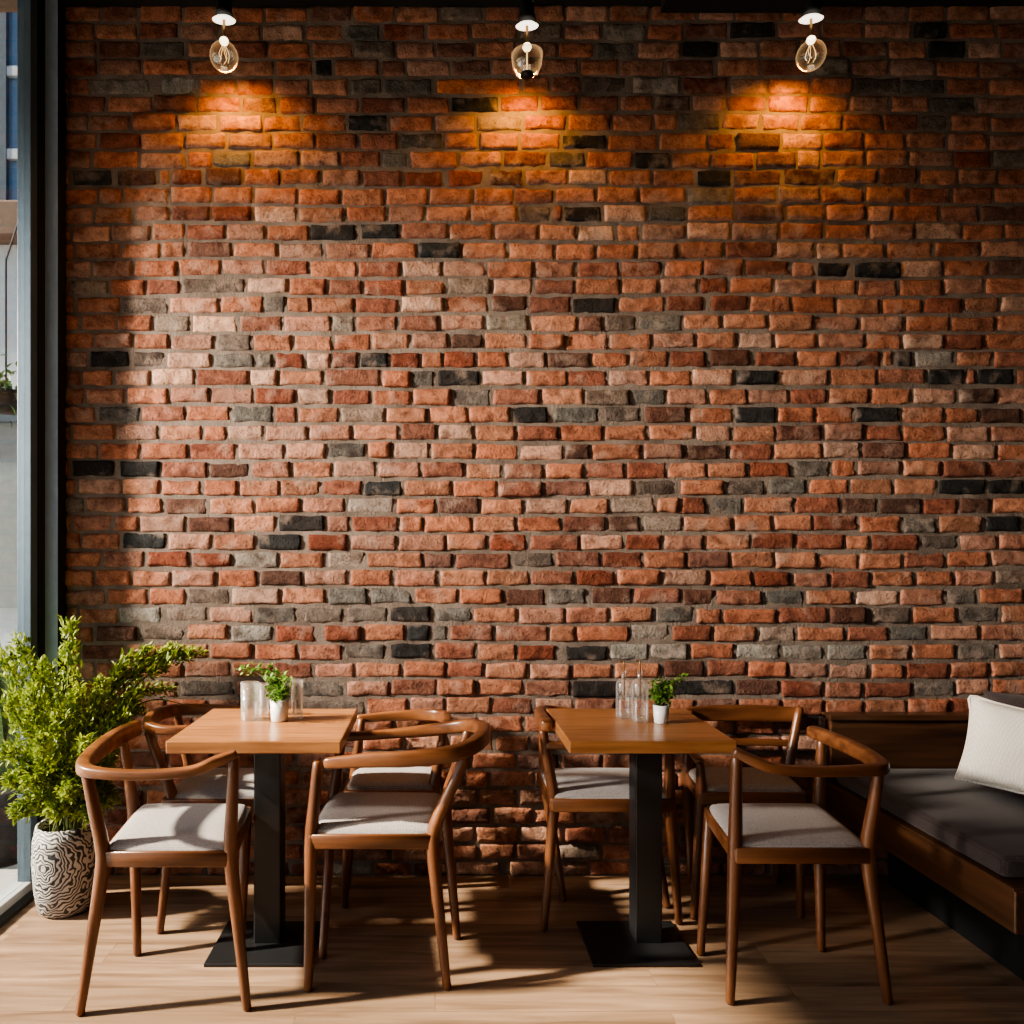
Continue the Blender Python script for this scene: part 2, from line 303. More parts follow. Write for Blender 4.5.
def brick_wall():
    rows={}
    for tok in SPEC.replace('\n',';').split(';'):
        y,a,b,t=tok.split(); n=round((float(y)-287)/18.22); rows.setdefault(n,[]).append((float(a),float(b),t))
    rnd=random.Random(5)
    V=[];Fc=[];MI=[];COL=[]
    k=WALL/F
    X0,X1=-1.60,2.60
    pxa,pxb=HX+X0/k,HX+X1/k
    # mortar bed
    nx,nz=150,130
    for j in range(nz+1):
        for i in range(nx+1):
            x=X0+(X1-X0)*i/nx; z=3.72*j/nz
            d=.0035*noise.noise(Vector((x*9,z*9,3)))+.002*noise.noise(Vector((x*31,z*31,7)))
            V.append((x,WALL+d,z)); COL.append((.2,.16,.13,1))
    for j in range(nz):
        for i in range(nx):
            a=j*(nx+1)+i; Fc.append((a,a+1,a+nx+2,a+nx+1)); MI.append(1)
    # slab behind
    o=len(V)
    for p in [(X0,WALL+.01,0),(X1,WALL+.01,0),(X1,WALL+.22,0),(X0,WALL+.22,0),(X0,WALL+.01,3.72),(X1,WALL+.01,3.72),(X1,WALL+.22,3.72),(X0,WALL+.22,3.72)]:
        V.append(p); COL.append((.2,.16,.13,1))
    for f in [(0,3,2,1),(4,5,6,7),(0,1,5,4),(1,2,6,5),(2,3,7,6),(3,0,4,7)]:
        Fc.append(tuple(q+o for q in f)); MI.append(1)
    for n in range(-16,33):
        yc=287+18.22*n
        fixed=sorted(rows.get(n,[]))
        segs=[];cur=pxa-rnd.uniform(0,40)
        def fill(a,b):
            gap=b-a
            if gap<10: return
            m=max(1,round(gap/42.5)); 
            if gap/m>50: m+=1
            ws=[rnd.choice([1,1,1,1.08,.94,.86,.55 if rnd.random()<.35 else 1]) for _ in range(m)]
            s=gap/sum(ws); x=a
            for w in ws: segs.append((x+.7,x+w*s-.7,None)); x+=w*s
        for (a,b,t) in fixed:
            if a-1.2>cur: fill(cur,a-1.2)
            a=max(a,cur+1.2)
            segs.append((a,b,t)); cur=b+1.2
        fill(cur,pxb+20)
        wob=rnd.uniform(0,10)
        for (a,b,t) in segs:
            xa=(a-HX)*k+rnd.uniform(-.001,.003); xb=(b-HX)*k-rnd.uniform(-.001,.003)
            xa=max(xa,X0); xb=min(xb,X1-.001)
            if xb-xa<.03: continue
            zc=CZ-(yc-HY)*k+.011*noise.noise(Vector((a*.0065,n*.33,4.2)))+.003*noise.noise(Vector((a*.02,n*1.7,wob)))+rnd.uniform(-.0015,.0015)
            hh=.0335+rnd.uniform(-.0026,.0018)
            if zc-hh<0.0:
                z0=.002; z1=zc+hh
            else: z0,z1=zc-hh,zc+hh
            if z1<.02: continue
            w=xb-xa; h=z1-z0
            prot=rnd.uniform(.0055,.0115)
            if rnd.random()<.12: prot+=rnd.uniform(.004,.012)
            if t in('d','g') : prot*=.6
            # colour
            if t: base=TONE[t]; jit=.22
            else:
                q=rnd.random(); jit=.2
                if q<.50: base=(.36,.150,.088)
                elif q<.70: base=(.33,.165,.115)
                elif q<.79: base=(.43,.245,.175)
                elif q<.91: base=(.23,.088,.056)
                elif q<.97: base=(.17,.080,.058)
                else: base=(.20,.16,.13)
            f=1+rnd.uniform(-jit,jit); hue=rnd.uniform(-.12,.12)
            col=(base[0]*f,base[1]*f*(1+hue),base[2]*f*(1+hue*1.4),1)
            tilt=rnd.uniform(-.002,.002); tilt2=rnd.uniform(-.003,.003); sd=rnd.uniform(0,100)
            e=[0,.0035,.010,.022]
            us=[q/w for q in e]+[.3,.42,.5,.58,.7]+[1-q/w for q in reversed(e)]
            vs=[0,.0035/h,.011/h,.3,.5,.7,1-.011/h,1-.0035/h,1]
            if w<.09: us=[q/w for q in e[:3]]+[.3,.5,.7]+[1-q/w for q in reversed(e[:3])]
            o=len(V); nu,nv=len(us),len(vs)
            for j,v in enumerate(vs):
                for i,u in enumerate(us):
                    # rounded, ragged outline
                    du=min(u,1-u)*w; dv=min(v,1-v)*h
                    x=xa+u*w; z=z0+v*h
                    R0=.013
                    if du<R0 and dv<R0:
                        q=((R0-du)**2+(R0-dv)**2)**.5
                        if q>R0:
                            sx=1 if u<.5 else -1; sz=1 if v<.5 else -1
                            s=(q-R0)*.75
                            x+=sx*s*(R0-du)/q; z+=sz*s*(R0-dv)/q
                    rag=noise.noise(Vector((x*18+sd,z*18,1)))*1.4
                    if du<.012: x+=(1 if u<.5 else -1)*(.0045*max(rag,-.4)+.001)
                    if dv<.012: z+=(1 if v<.5 else -1)*(.0060*max(noise.noise(Vector((x*16+sd,z*5,5))),-.3)+.0005)
                    dd=min(du,dv)
                    prof=0 if dd<=1e-6 else (.68 if dd<.006 else (.93 if dd<.015 else 1))
                    rough=.0045*noise.noise(Vector((x*26,z*40,sd)))+.0022*noise.noise(Vector((x*70,z*80,sd)))
                    y=WALL+.004-(prot+.004+tilt*(u-.5)*2+tilt2*(v-.5)*2)*prof-rough*(prof>.5)*1.2
                    V.append((x,y,z)); COL.append(col)
            for j in range(nv-1):
                for i in range(nu-1):
                    p=o+j*nu+i; Fc.append((p,p+1,p+nu+1,p+nu)); MI.append(0)
    me=bpy.data.meshes.new('wall_back'); me.from_pydata(V,[],Fc)
    me.materials.append(brick_mat()); me.materials.append(mortar_mat())
    me.polygons.foreach_set('material_index',MI); me.polygons.foreach_set('use_smooth',[True]*len(Fc))
    ca=me.color_attributes.new('Col','FLOAT_COLOR','POINT')
    ca.data.foreach_set('color',[q for c in COL for q in c]); me.update()
    ob=bpy.data.objects.new('wall_back',me); C.objects.link(ob); tag(ob,'old red brick wall with scattered dark and grey bricks','wall',kind='structure')
brick_wall()

# ------------------------------------------------------------------ room shell
XW=-1.61; YB=-1.7; XR=2.60; ZC=3.643
def struct(name,b,m,label,cat,**k):
    o=b.build(name,m,**k); tag(o,label,cat,kind='structure'); return o
b=MB(); b.box(XW-.05,XR+.1,YB-.1,WALL+.02,-.06,0); struct('floor',b,M_floor,'light brown wooden plank floor','floor')
b=MB(); b.box(XW-.06,XR+.1,YB-.1,WALL+.2,ZC,ZC+.12); struct('ceiling',b,M_ceil,'black painted ceiling','ceiling')
b=MB(); b.box(XR,XR+.1,YB-.1,WALL+.2,0,ZC); struct('wall_right',b,M_wall,'dark side wall behind the bench','wall')
b=MB(); b.box(XW-.05,XR+.1,YB-.1,YB,0,ZC); struct('wall_front',b,M_wall,'dark wall on the viewer side','wall')
b=MB(); b.box(at(662,0,3.1).x,at(812,0,3.1).x,3.03,3.12,3.60,ZC); b.build('trim_2',M_ceil); tag(bpy.data.objects['trim_2'],'black box under the ceiling between the middle and right lamps','trim',kind='structure')
# corner post and window
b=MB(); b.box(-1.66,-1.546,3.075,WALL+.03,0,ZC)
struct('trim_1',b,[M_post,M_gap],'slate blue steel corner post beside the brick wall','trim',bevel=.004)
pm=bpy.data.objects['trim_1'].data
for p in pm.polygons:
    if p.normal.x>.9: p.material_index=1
win=bpy.data.objects.new('window_1',None); C.objects.link(win); win.location=(XW,1.0,0); tag(win,'tall glazed shopfront window with slate blue steel frame','window',kind='structure')
for y in (3.0,1.62,.35,-.95):
    b=MB(); b.box(-1.655,-1.60,y-.03,y+.02,.05,ZC-.02); b.build('mullion',M_frame,win,bevel=.003)
b=MB(); b.box(-1.653,-1.598,3.022,3.073,.05,ZC-.02); b.build('gasket',M_gap,win)
b=MB(); b.box(-1.67,-1.60,YB,3.07,.0,.05); b.build('sill_rail',M_sill,win,bevel=.003)
b=MB(); b.box(-1.60,-1.565,YB,3.07,.0,.018); b.build('floor_track',M_black,win)
b=MB(); b.box(-1.66,-1.60,YB,3.07,ZC-.07,ZC); b.build('head_rail',M_frame,win)
for (y0,y1) in ((1.64,2.97),(.37,1.59),(-.93,.32)):
    b=MB(); b.box(-1.628,-1.622,y0,y1,.05,ZC-.07); b.build('pane',M_wglass,win)

# ------------------------------------------------------------------ tables
def table(name, xc, x0,x1,y0,y1, label, px0,px1):
    t=thing(name,(xc,2.63,0),label,'table','square cafe tables')
    b=MB(); b.box(x0,x1,y0,y1,.712,.752); b.build('tabletop',M_top,t,bevel=.004)
    b=MB(); b.box(xc-.046,xc+.046,2.575,2.665,.010,.704); b.build('column',M_black,t,bevel=.004)
    b=MB(); b.box(xc-.17,xc+.17,2.46,2.78,.704,.712); b.build('mounting_plate',M_black,t)
    b=MB(); b.box(px0,px1,2.445,2.735,0,.012); b.build('base_plate',M_black,t,bevel=.003)
table('pedestal_table',-.577,-.858,-.30,2.387,2.897,'square wooden cafe table on black pedestal, left of the two, nearer the window',-.755,-.405)
table('pedestal_table',.735,.428,.962,2.387,2.90,'square wooden cafe table on black pedestal, right of the two, nearer the bench',.515,.862)

# ------------------------------------------------------------------ chairs
ZS=.490
def chair(label, seat, legs, rails, base):
    t=thing('dining_chair',(base[0],base[1],0),label,'chair','wooden dining chairs with grey seats')
    NL,NR,FR,FL=[Vector((p[0],p[1],0)) for p in seat]
    cen=(NL+NR+FR+FL)/4
    # upholstered seat: bilinear pad with rolled edges and a soft crown
    n=14; vs=[];fs=[]
    def P(u,v): return (NL*(1-u)+NR*u)*(1-v)+(FL*(1-u)+FR*u)*v
    ts=[.0,.012,.035,.08]+[.08+.84*i/8 for i in range(1,8)]+[.92,.965,.988,1.0]; m=len(ts)
    for top in (1,0):
        for v in ts:
            for u in ts:
                p=P(u,v)
                # round the four corners
                cu,cv=u-.5,v-.5
                rr=max(abs(cu),abs(cv))*2; s=1-.06*(abs(cu*2)**6)*(abs(cv*2)**6)
                p=cen+(p-cen)*s
                e=min(u,1-u,v,1-v)
                if top: z=ZS-.024+.024*min(1,(e/.08))**.42 +.007*(1-(2*cu)**2)*(1-(2*cv)**2)-.004
                else: z=ZS-.030
                vs.append((p.x,p.y,z))
    for k in (0,1):
        for j in range(m-1):
            for i in range(m-1):
                a=k*m*m+j*m+i; f=(a,a+1,a+m+1,a+m); fs.append(f if k==0 else f[::-1])
    per=[i for i in range(m)]+[j*m+m-1 for j in range(1,m)]+[(m-1)*m+i for i in range(m-2,-1,-1)]+[j*m for j in range(m-2,0,-1)]
    for i in range(len(per)):
        a,c=per[i],per[(i+1)%len(per)]; fs.append((a,a+m*m,c+m*m,c))
    b=MB(); b.add(vs,fs); b.build('seat',M_seat,t,smooth=True)
    b=MB()
    def rail(p,q):
        p=cen+(p-cen)*.975; q=cen+(q-cen)*.975
        b.sweep([Vector((p.x,p.y,ZS-.047)),Vector((q.x,q.y,ZS-.047))],[(.022,.048)]*2,n=12,p=6,smooth=False)
    for p,q in ((NL,NR),(NR,FR),(FR,FL),(FL,NL)): rail(p,q)
    b.build('seat_frame',M_rail,t,smooth=True)
    for lg in legs:
        b=MB()
        if len(lg)==2: rad=[.0135,.020]
        elif len(lg)==3: rad=[.0135,.0215,.0165]
        else: rad=[.0135,.0185,.0215,.0165]
        pts=[Vector(q) for q in lg]; pts[0].z+=.0068
        if len(pts)==3:
            a,k_,c=pts
            pts=[a, a+(k_-a)*.5, a+(k_-a)*.9, k_+(c-k_)*.1, k_+(c-k_)*.55, c]; rad=[.0135,.0175,.0215,.0215,.0185,.0155]
        b.tube(pts,rad,n=12,sub=3); b.build('leg',M_leg,t,smooth=True)
    for nm,pts,sz in rails:
        b=MB(); b.sweep(pts,sz,n=20,p=3.8,sub=7); b.build(nm,M_rail,t,smooth=True)
    return t
# nearest left
chair('wooden armchair with sunlit pale grey seat in front of the potted bush',
 [(-.985,2.225),(-.605,2.225),(-.645,2.62),(-1.03,2.62)],
 [[(-1.038,2.193,0),(-.985,2.235,.445),(-1.042,2.24,.70)],[(-.556,2.217,0),(-.612,2.24,.45),(-.60,2.238,.735)],
  [(-1.0,2.52,0),(-1.045,2.605,.45),(-1.085,2.61,.70)],[(-.655,2.53,.012),(-.655,2.60,.44)]],
 [('back_rail',[(-1.075,2.70,.722),(-1.092,2.56,.718),(-1.085,2.38,.712),(-1.052,2.245,.708),(-.98,2.202,.704),(-.85,2.195,.702),(-.72,2.202,.71),(-.65,2.218,.734),(-.598,2.238,.752)],
  [(.040,.056),(.044,.062),(.046,.052),(.044,.038),(.036,.031),(.033,.028),(.033,.030),(.034,.032),(.036,.026)])],(-.82,2.42))
# behind it, by the wall
chair('wooden armchair at the back of the left table, tucked between bush and wall',
 [(-.98,2.70),(-.61,2.70),(-.62,3.05),(-.985,3.05)],
 [[(-.978,2.667,0),(-.945,2.72,.45),(-1.045,2.735,.70)],[(-.62,2.83,0),(-.625,2.74,.44)],[(-1.10,3.05,0),(-.985,3.03,.45),(-1.05,3.05,.70)],[(-.625,3.06,0),(-.63,3.02,.44)]],
 [('back_rail',[(-.895,2.715,.715),(-.98,2.712,.712),(-1.055,2.76,.715),(-1.085,2.89,.72),(-1.06,3.02,.718),(-.98,3.085,.712),(-.86,3.098,.708),(-.73,3.10,.70)],
  [(.028,.028),(.030,.032),(.034,.045),(.036,.055),(.034,.05),(.032,.042),(.030,.034),(.028,.028)])],(-.80,2.88))
# front right of left table
chair('front wooden armchair on the right side of the left table, broad curved back rail',
 [(-.40,2.36),(.005,2.36),(.035,2.74),(-.38,2.74)],
 [[(-.392,2.314,0),(-.392,2.375,.45),(-.375,2.395,.68)],[(.037,2.324,0),(-.012,2.375,.46),(.105,2.385,.725)],
  [(.077,2.627,0),(.035,2.71,.45),(.12,2.69,.72)],[(-.375,2.50,0),(-.372,2.71,.45),(-.34,2.735,.67)]],
 [('back_rail',[(-.32,2.737,.682),(-.15,2.752,.69),(.02,2.745,.71),(.125,2.685,.735),(.163,2.55,.75),(.14,2.42,.742),(.06,2.358,.722),(-.08,2.345,.708),(-.2,2.36,.70),(-.345,2.388,.682)],
  [(.03,.032),(.032,.034),(.034,.042),(.042,.046),(.050,.048),(.044,.050),(.034,.052),(.030,.050),(.028,.046),(.028,.034)])],(-.17,2.55))
# back right of left table
chair('wooden armchair close to the brick wall, right side of the left table',
 [(-.335,2.80),(.0,2.80),(.015,3.06),(-.33,3.06)],
 [[(-.343,2.86,0),(-.325,2.83,.44)],[(.0,2.83,0),(-.01,2.83,.45),(.035,2.85,.68)],[(.01,3.03,0),(.0,3.03,.45),(.04,3.045,.68)],[(-.355,3.03,0),(-.325,3.03,.45),(-.30,3.06,.67)]],
 [('back_rail',[(-.315,3.085,.672),(-.18,3.098,.68),(-.05,3.095,.686),(.03,3.05,.690),(.05,2.95,.690),(.035,2.86,.686),(-.02,2.825,.68),(-.12,2.82,.672)],
  [(.028,.03),(.03,.04),(.032,.046),(.034,.05),(.036,.05),(.034,.046),(.03,.036),(.028,.028)])],(-.16,2.94))
# left of right table
chair('wooden armchair facing the bench, left side of the right table',
 [(.42,2.70),(.86,2.70),(.86,3.05),(.42,3.05)],
 [[(.391,2.69,0),(.435,2.735,.45),(.392,2.72,.705)],[(.889,2.734,0),(.852,2.725,.45),(.85,2.72,.655)],[(.50,2.92,0),(.44,3.02,.45),(.435,3.035,.695)],[(.885,2.86,0),(.85,3.02,.44)]],
 [('back_rail',[(.398,2.668,.738),(.397,2.74,.736),(.400,2.84,.730),(.410,2.94,.722),(.435,3.03,.714),(.48,3.085,.706),(.58,3.098,.695)],
  [(.044,.046),(.044,.050),(.042,.052),(.040,.05),(.036,.046),(.032,.04),(.028,.03)]),
  ('armrest',[(.405,2.72,.655),(.52,2.70,.662),(.69,2.702,.664),(.855,2.72,.660)],[(.028,.026)]*4)],(.64,2.88))
# back right of right table, back to the wall
chair('wooden chair with two back slats, standing against the wall between right table and bench',
 [(.985,2.78),(1.372,2.78),(1.412,3.05),(1.02,3.05)],
 [[(.955,2.77,0),(.995,2.80,.45),(.99,2.80,.565)],[(1.353,2.78,0),(1.362,2.80,.44)],[(1.40,3.07,0),(1.425,3.04,.45),(1.495,3.075,.715)],[(1.05,3.07,0),(1.02,3.04,.45),(1.045,3.075,.70)]],
 [('back_rail',[(1.03,3.085,.69),(1.15,3.10,.692),(1.28,3.103,.692),(1.4,3.10,.69),(1.505,3.085,.688)],[(.024,.055),(.026,.066),(.026,.068),(.026,.066),(.026,.055)]),
  ('back_slat',[(1.05,3.07,.575),(1.25,3.085,.577),(1.455,3.07,.575)],[(.018,.028)]*3),
  ('armrest',[(.99,2.80,.572),(1.0,2.9,.575),(1.03,3.05,.58)],[(.028,.026)]*3)],(1.19,2.92))
# nearest right
chair('wooden armchair nearest the viewer on the right, beside the bench',
 [(.90,2.25),(1.305,2.25),(1.345,2.62),(.945,2.62)],
 [[(.884,2.247,0),(.908,2.27,.45),(.912,2.268,.73)],[(1.357,2.247,0),(1.305,2.268,.45),(1.338,2.26,.69)],[(1.311,2.547,0),(1.335,2.61,.45),(1.348,2.615,.70)],[(.893,2.522,0),(.952,2.60,.45)]],
 [('back_rail',[(1.335,2.65,.722),(1.358,2.52,.716),(1.368,2.38,.71),(1.348,2.262,.704),(1.26,2.238,.702),(1.14,2.235,.70),(1.02,2.238,.706),(.955,2.25,.728),(.91,2.27,.75)],
  [(.05,.04),(.044,.048),(.042,.046),(.042,.036),(.036,.032),(.033,.030),(.033,.030),(.034,.032),(.036,.026)])],(1.12,2.43))

# ------------------------------------------------------------------ bench
be=thing('wooden_bench',(2.05,2.6,0),'dark wooden corner bench with long taupe seat cushion at the right','bench')
b=MB(); b.box(1.62,2.44,2.10,3.10,.365,.41); b.build('seat_platform',M_bwoodY,be,bevel=.004)
b=MB(); b.box(1.618,1.65,2.09,3.09,.285,.405); b.build('front_rail',M_bwoodY,be,bevel=.005)
b=MB(); b.box(1.65,2.44,2.09,2.115,.285,.405); b.build('end_rail',M_bwood,be,bevel=.004)
b=MB(); b.box(1.86,2.40,2.22,3.08,0,.365); b.build('plinth',M_gap,be)
b=MB(); b.box(1.624,2.44,3.075,3.125,.285,.668); b.build('back_panel',M_bwood,be,bevel=.004)
b=MB(); b.box(1.612,2.44,3.06,3.13,.668,.692); b.build('back_cap',M_bwood,be,bevel=.004)
b=MB(); b.box(2.42,2.47,2.10,3.07,.285,.70); b.build('side_panel',M_bwoodY,be,bevel=.004)
b=MB(); b.box(1.63,2.41,2.15,3.065,.412,.478); 
o=b.build('seat_cushion',M_taupe,be,bevel=.026,segs=5,smooth=True)
def pillow(name, cen, wx, wz, th, m, rot, label, piping=None):
    t=thing(name,cen,label,'cushion')
    vs=[];fs=[];n=20
    for s in (1,-1):
        for j in range(n+1):
            for i in range(n+1):
                u=i/n*2-1; v=j/n*2-1
                pu=1-.07*(1-v*v)*abs(u)**3; pv=1-.07*(1-u*u)*abs(v)**3
                h=((1-u**4)*(1-v**4))**.55
                w=.006*noise.noise(Vector((u*2.3,v*2.3,s*3)))
                vs.append(Vector((u*wx/2*pu, -s*(th/2*h+w*h), v*wz/2*pv)))
    for k in (0,1):
        for j in range(n):
            for i in range(n):
                a=k*(n+1)**2+j*(n+1)+i; f=(a,a+1,a+n+2,a+n+1); fs.append(f if k==0 else f[::-1])
    Rm=rot.to_4x4(); c=Vector(cen)
    b=MB(); b.add([Rm@q+c for q in vs],fs); cv=b.build('cover',m,t,smooth=True)
    if piping:
        pts=[]
        for (a0,b0,a1,b1) in ((-1,-1,1,-1),(1,-1,1,1),(1,1,-1,1),(-1,1,-1,-1)):
            for q in range(6):
                tt=q/6; u=a0+(a1-a0)*tt; v=b0+(b1-b0)*tt
                pu=1-.07*(1-v*v)*abs(u)**3; pv=1-.07*(1-u*u)*abs(v)**3
                pts.append(Rm@Vector((u*wx/2*pu,0,v*wz/2*pv))+c)
        pts.append(pts[0]); b=MB(); b.tube(pts,[.005]*len(pts),n=8,sub=3); b.build('piping',m,cv,smooth=True)
    return t
from mathutils import Euler
pillow('throw_pillow',(2.105,2.62,.648),.43,.31,.13,M_white,(Euler((R(-14),0,0)).to_matrix()@Euler((0,0,0)).to_matrix()) if False else (Euler((0,0,R(-38))).to_matrix()@Euler((R(-20),R(8),0)).to_matrix()),'cream white throw pillow leaning on the taupe bench cushion',True)
pillow('back_cushion',(2.36,2.92,.625),.36,.36,.12,M_taupe,(Euler((0,0,R(-20))).to_matrix()@Euler((R(-10),0,0)).to_matrix()),'dark taupe back cushion behind the cream pillow in the bench corner')

# ------------------------------------------------------------------ leaves
def leaf(b, p, d, up, ln, wd, curl=.25):
    d=d.normalized(); s=d.cross(up)
    if s.length<1e-3: s=Vector((1,0,0))
    s.normalize(); u=s.cross(d).normalized()
    q=[p, p+d*ln*.35+s*wd*.5+u*ln*.06, p+d*ln*.72+s*wd*.36+u*ln*.04, p+d*ln-u*ln*curl*.3, p+d*ln*.72-s*wd*.36+u*ln*.04, p+d*ln*.35-s*wd*.5+u*ln*.06, p+d*ln*.5-u*0.0]
    b.add(q,[(0,1,6),(1,2,6),(2,3,6),(3,4,6),(4,5,6),(5,0,6)])
def rv(r=1): 
    while True:
        v=Vector((random.uniform(-1,1),random.uniform(-1,1),random.uniform(-1,1)))
        if .05<v.length<1: return v*r
# big bush in patterned pot
PX,PY=-1.405,2.86
def pot_mat():
    m,nt,b=mat('zebra_glazed_pot'); co=N(nt,'ShaderNodeTexCoord')
    w=N(nt,'ShaderNodeTexWave'); w.wave_type='RINGS'; w.rings_direction='Y'; w.inputs['Scale'].default_value=24; w.inputs['Distortion'].default_value=14; w.inputs['Detail'].default_value=1.2; w.inputs['Detail Scale'].default_value=1.1
    mp=N(nt,'ShaderNodeMapping'); mp.inputs['Location'].default_value=(.03,0,-.2); L(nt,co.outputs['Object'],mp.inputs['Vector']); L(nt,mp.outputs[0],w.inputs['Vector'])
    r=N(nt,'ShaderNodeValToRGB'); r.color_ramp.elements[0].position=.40; r.color_ramp.elements[1].position=.55
    r.color_ramp.elements[0].color=(.035,.035,.04,1); r.color_ramp.elements[1].color=(.50,.48,.46,1)
    L(nt,w.outputs['Fac'],r.inputs[0]); L(nt,r.outputs[0],b.inputs['Base Color']); b.inputs['Roughness'].default_value=.5
    bp=N(nt,'ShaderNodeBump'); bp.inputs['Strength'].default_value=.4; bp.inputs['Distance'].default_value=.004; L(nt,w.outputs['Fac'],bp.inputs['Height']); L(nt,bp.outputs[0],b.inputs['Normal'])
    return m
pl=thing('potted_bush',(PX,PY,0),'bushy light green plant in black and white patterned pot beside the window','plant')
b=MB(); b.lathe([(.088,0),(.100,.012),(.112,.08),(.120,.19),(.117,.27),(.106,.325),(.096,.325),(.10,.29)],PX,PY,36,True,False); b.build('pot',pot_mat(),pl,smooth=True)
b=MB(); b.lathe([(.0,.295),(.103,.292)],PX,PY,24,False,False); b.build('soil',M_soil,[c_ for c_ in pl.children][0])
fol=MB()
tips=[(4,655,2.62),(18,640,2.72),(45,664,2.66),(70,622,2.88),(100,684,2.75),(122,668,2.92),(150,650,2.98),(178,648,3.02),(203,652,3.04),(168,690,3.02),(182,704,3.0),(142,712,2.98),(8,700,2.60),(3,750,2.60),(28,782,2.56),(60,716,2.54),(88,742,2.52),(118,762,2.68),(16,812,2.64),(112,798,2.74),(70,790,2.54),(40,740,2.50),(135,700,2.92),(78,690,2.62),(30,690,2.55),(100,745,2.6),(122,735,2.75),(95,815,2.62),(55,812,2.6),(130,718,2.82),(10,780,2.62),(139,690,2.9),(162,668,2.97),(190,652,3.03)]
for (px,py,Y) in tips:
    tip=at(px,py,Y); tip.x=max(tip.x,-1.53)
    b0=Vector((PX+random.uniform(-.05,.05),PY+random.uniform(-.05,.05),.29))
    hi=max(tip.z,b0.z+.2)
    m1=b0.lerp(tip,.35)+Vector((0,0,.10 if px<140 else .22)); m2=b0.lerp(tip,.7)+Vector((0,0,.05 if px<140 else .16))
    m1.x=max(m1.x,-1.52); m2.x=max(m2.x,-1.52)
    b=MB(); b.tube([b0,m1,m2,tip],[.005,.004,.003,.0015],n=6,sub=4); b.build('stem',M_stem,pl,smooth=True)
    pts=[b0,m1,m2,tip]
    def S(t):
        t=t*3; i=min(int(t),2); return pts[i].lerp(pts[i+1],t-i)
    n=420 if px<140 else 190
    for k in range(n):
        t=random.uniform(.22 if px<140 else .5,1.0)**.8
        spread=.085*(1.08-t*.75) if px<140 else .05*(1.05-t*.6)
        p=S(t)+rv(spread)
        ax=(S(min(1,t+.05))-S(max(0,t-.05))).normalized()
        d=(ax*.6+rv(.9)+Vector((0,0,.25)))
        p.x=max(p.x,-1.585); p.y=min(p.y,3.115)
        if p.x>-1.16 and p.z<.785 and p.y>2.62: continue
        if p.x>-1.15 and p.z<.77 and p.y<2.76: continue
        leaf(fol,p,d,Vector((0,0,1))+rv(.4),random.uniform(.018,.036),random.uniform(.008,.014))
for v in range(len(fol.v)):
    x,y,z=fol.v[v]; fol.v[v]=(max(x,-1.595),min(y,3.128),z)
fo=fol.build('foliage',M_leaf,pl); 

# table plants
def herb(px0,px1,py_base,py_rim,leaves_box,label,trail=None):
    k=F/((CZ-.752)*F/(py_base-HY)); Y=(CZ-.752)*F/(py_base-HY); Y+=.02
    k=F/Y; xc=((px0+px1)/2-HX)/k; r=(px1-px0)/2/k
    t=thing('potted_herb',(xc,Y,.752),label,'plant')
    h=r*2.25
    b=MB(); b.lathe([(r*.78,.752),(r*.86,.755),(r,.752+h),(r*.9,.752+h),(r*.88,.752+h*.9)],xc,Y,24,True,False); pot=b.build('pot',M_pot,t,smooth=True)
    b=MB(); b.lathe([(0,.752+h*.92),(r*.9,.752+h*.9)],xc,Y,20,False,False); b.build('soil',M_soil,pot)
    f=MB(); st=MB(); x0,x1,y0,y1=leaves_box
    for i in range(46):
        px=random.uniform(x0,x1); py=random.uniform(y0,y1)
        # elliptical crown
        if ((px-(x0+x1)/2)/((x1-x0)/2))**2+((py-(y0+y1)/2)/((y1-y0)/2))**2>1: continue
        tip=at(px,py,Y+random.uniform(-.045,.045)); root=Vector((xc+random.uniform(-.4,.4)*r,Y,.752+h*.9))
        st.tube([root,root.lerp(tip,.5)+Vector((0,0,.01)),tip],[.0016,.0014,.001],n=5,sub=3)
        for q in range(9):
            leaf(f,root.lerp(tip,random.uniform(.45,1))+rv(.012),rv()+Vector((0,0,.3)),Vector((0,0,1))+rv(.3),random.uniform(.014,.026),random.uniform(.009,.015))
    if trail:
        for (px,py) in trail:
            tip=at(px,py,Y+.03)
            for q in range(12): leaf(f,tip+rv(.018),rv()+Vector((0,0,.2)),Vector((0,0,1))+rv(.3),random.uniform(.014,.024),random.uniform(.009,.014))
            root=Vector((xc,Y,.752+h*.95)); st.tube([root,root.lerp(tip,.5)+Vector((0,0,.03)),tip],[.0016,.0014,.001],n=5,sub=3)
    st.build('stems',M_stem,t,smooth=True); f.build('foliage',M_herb,t)
herb(270,289,722,702,(263,293,667,702),'small green herb in white pot among glasses on the left table',[(243,668),(250,671),(256,667),(262,671),(268,669)])
herb(653,669,724,704,(650,678,674,704),'small green herb in white pot beside glass bottles on the right table',[(680,680),(684,677)])

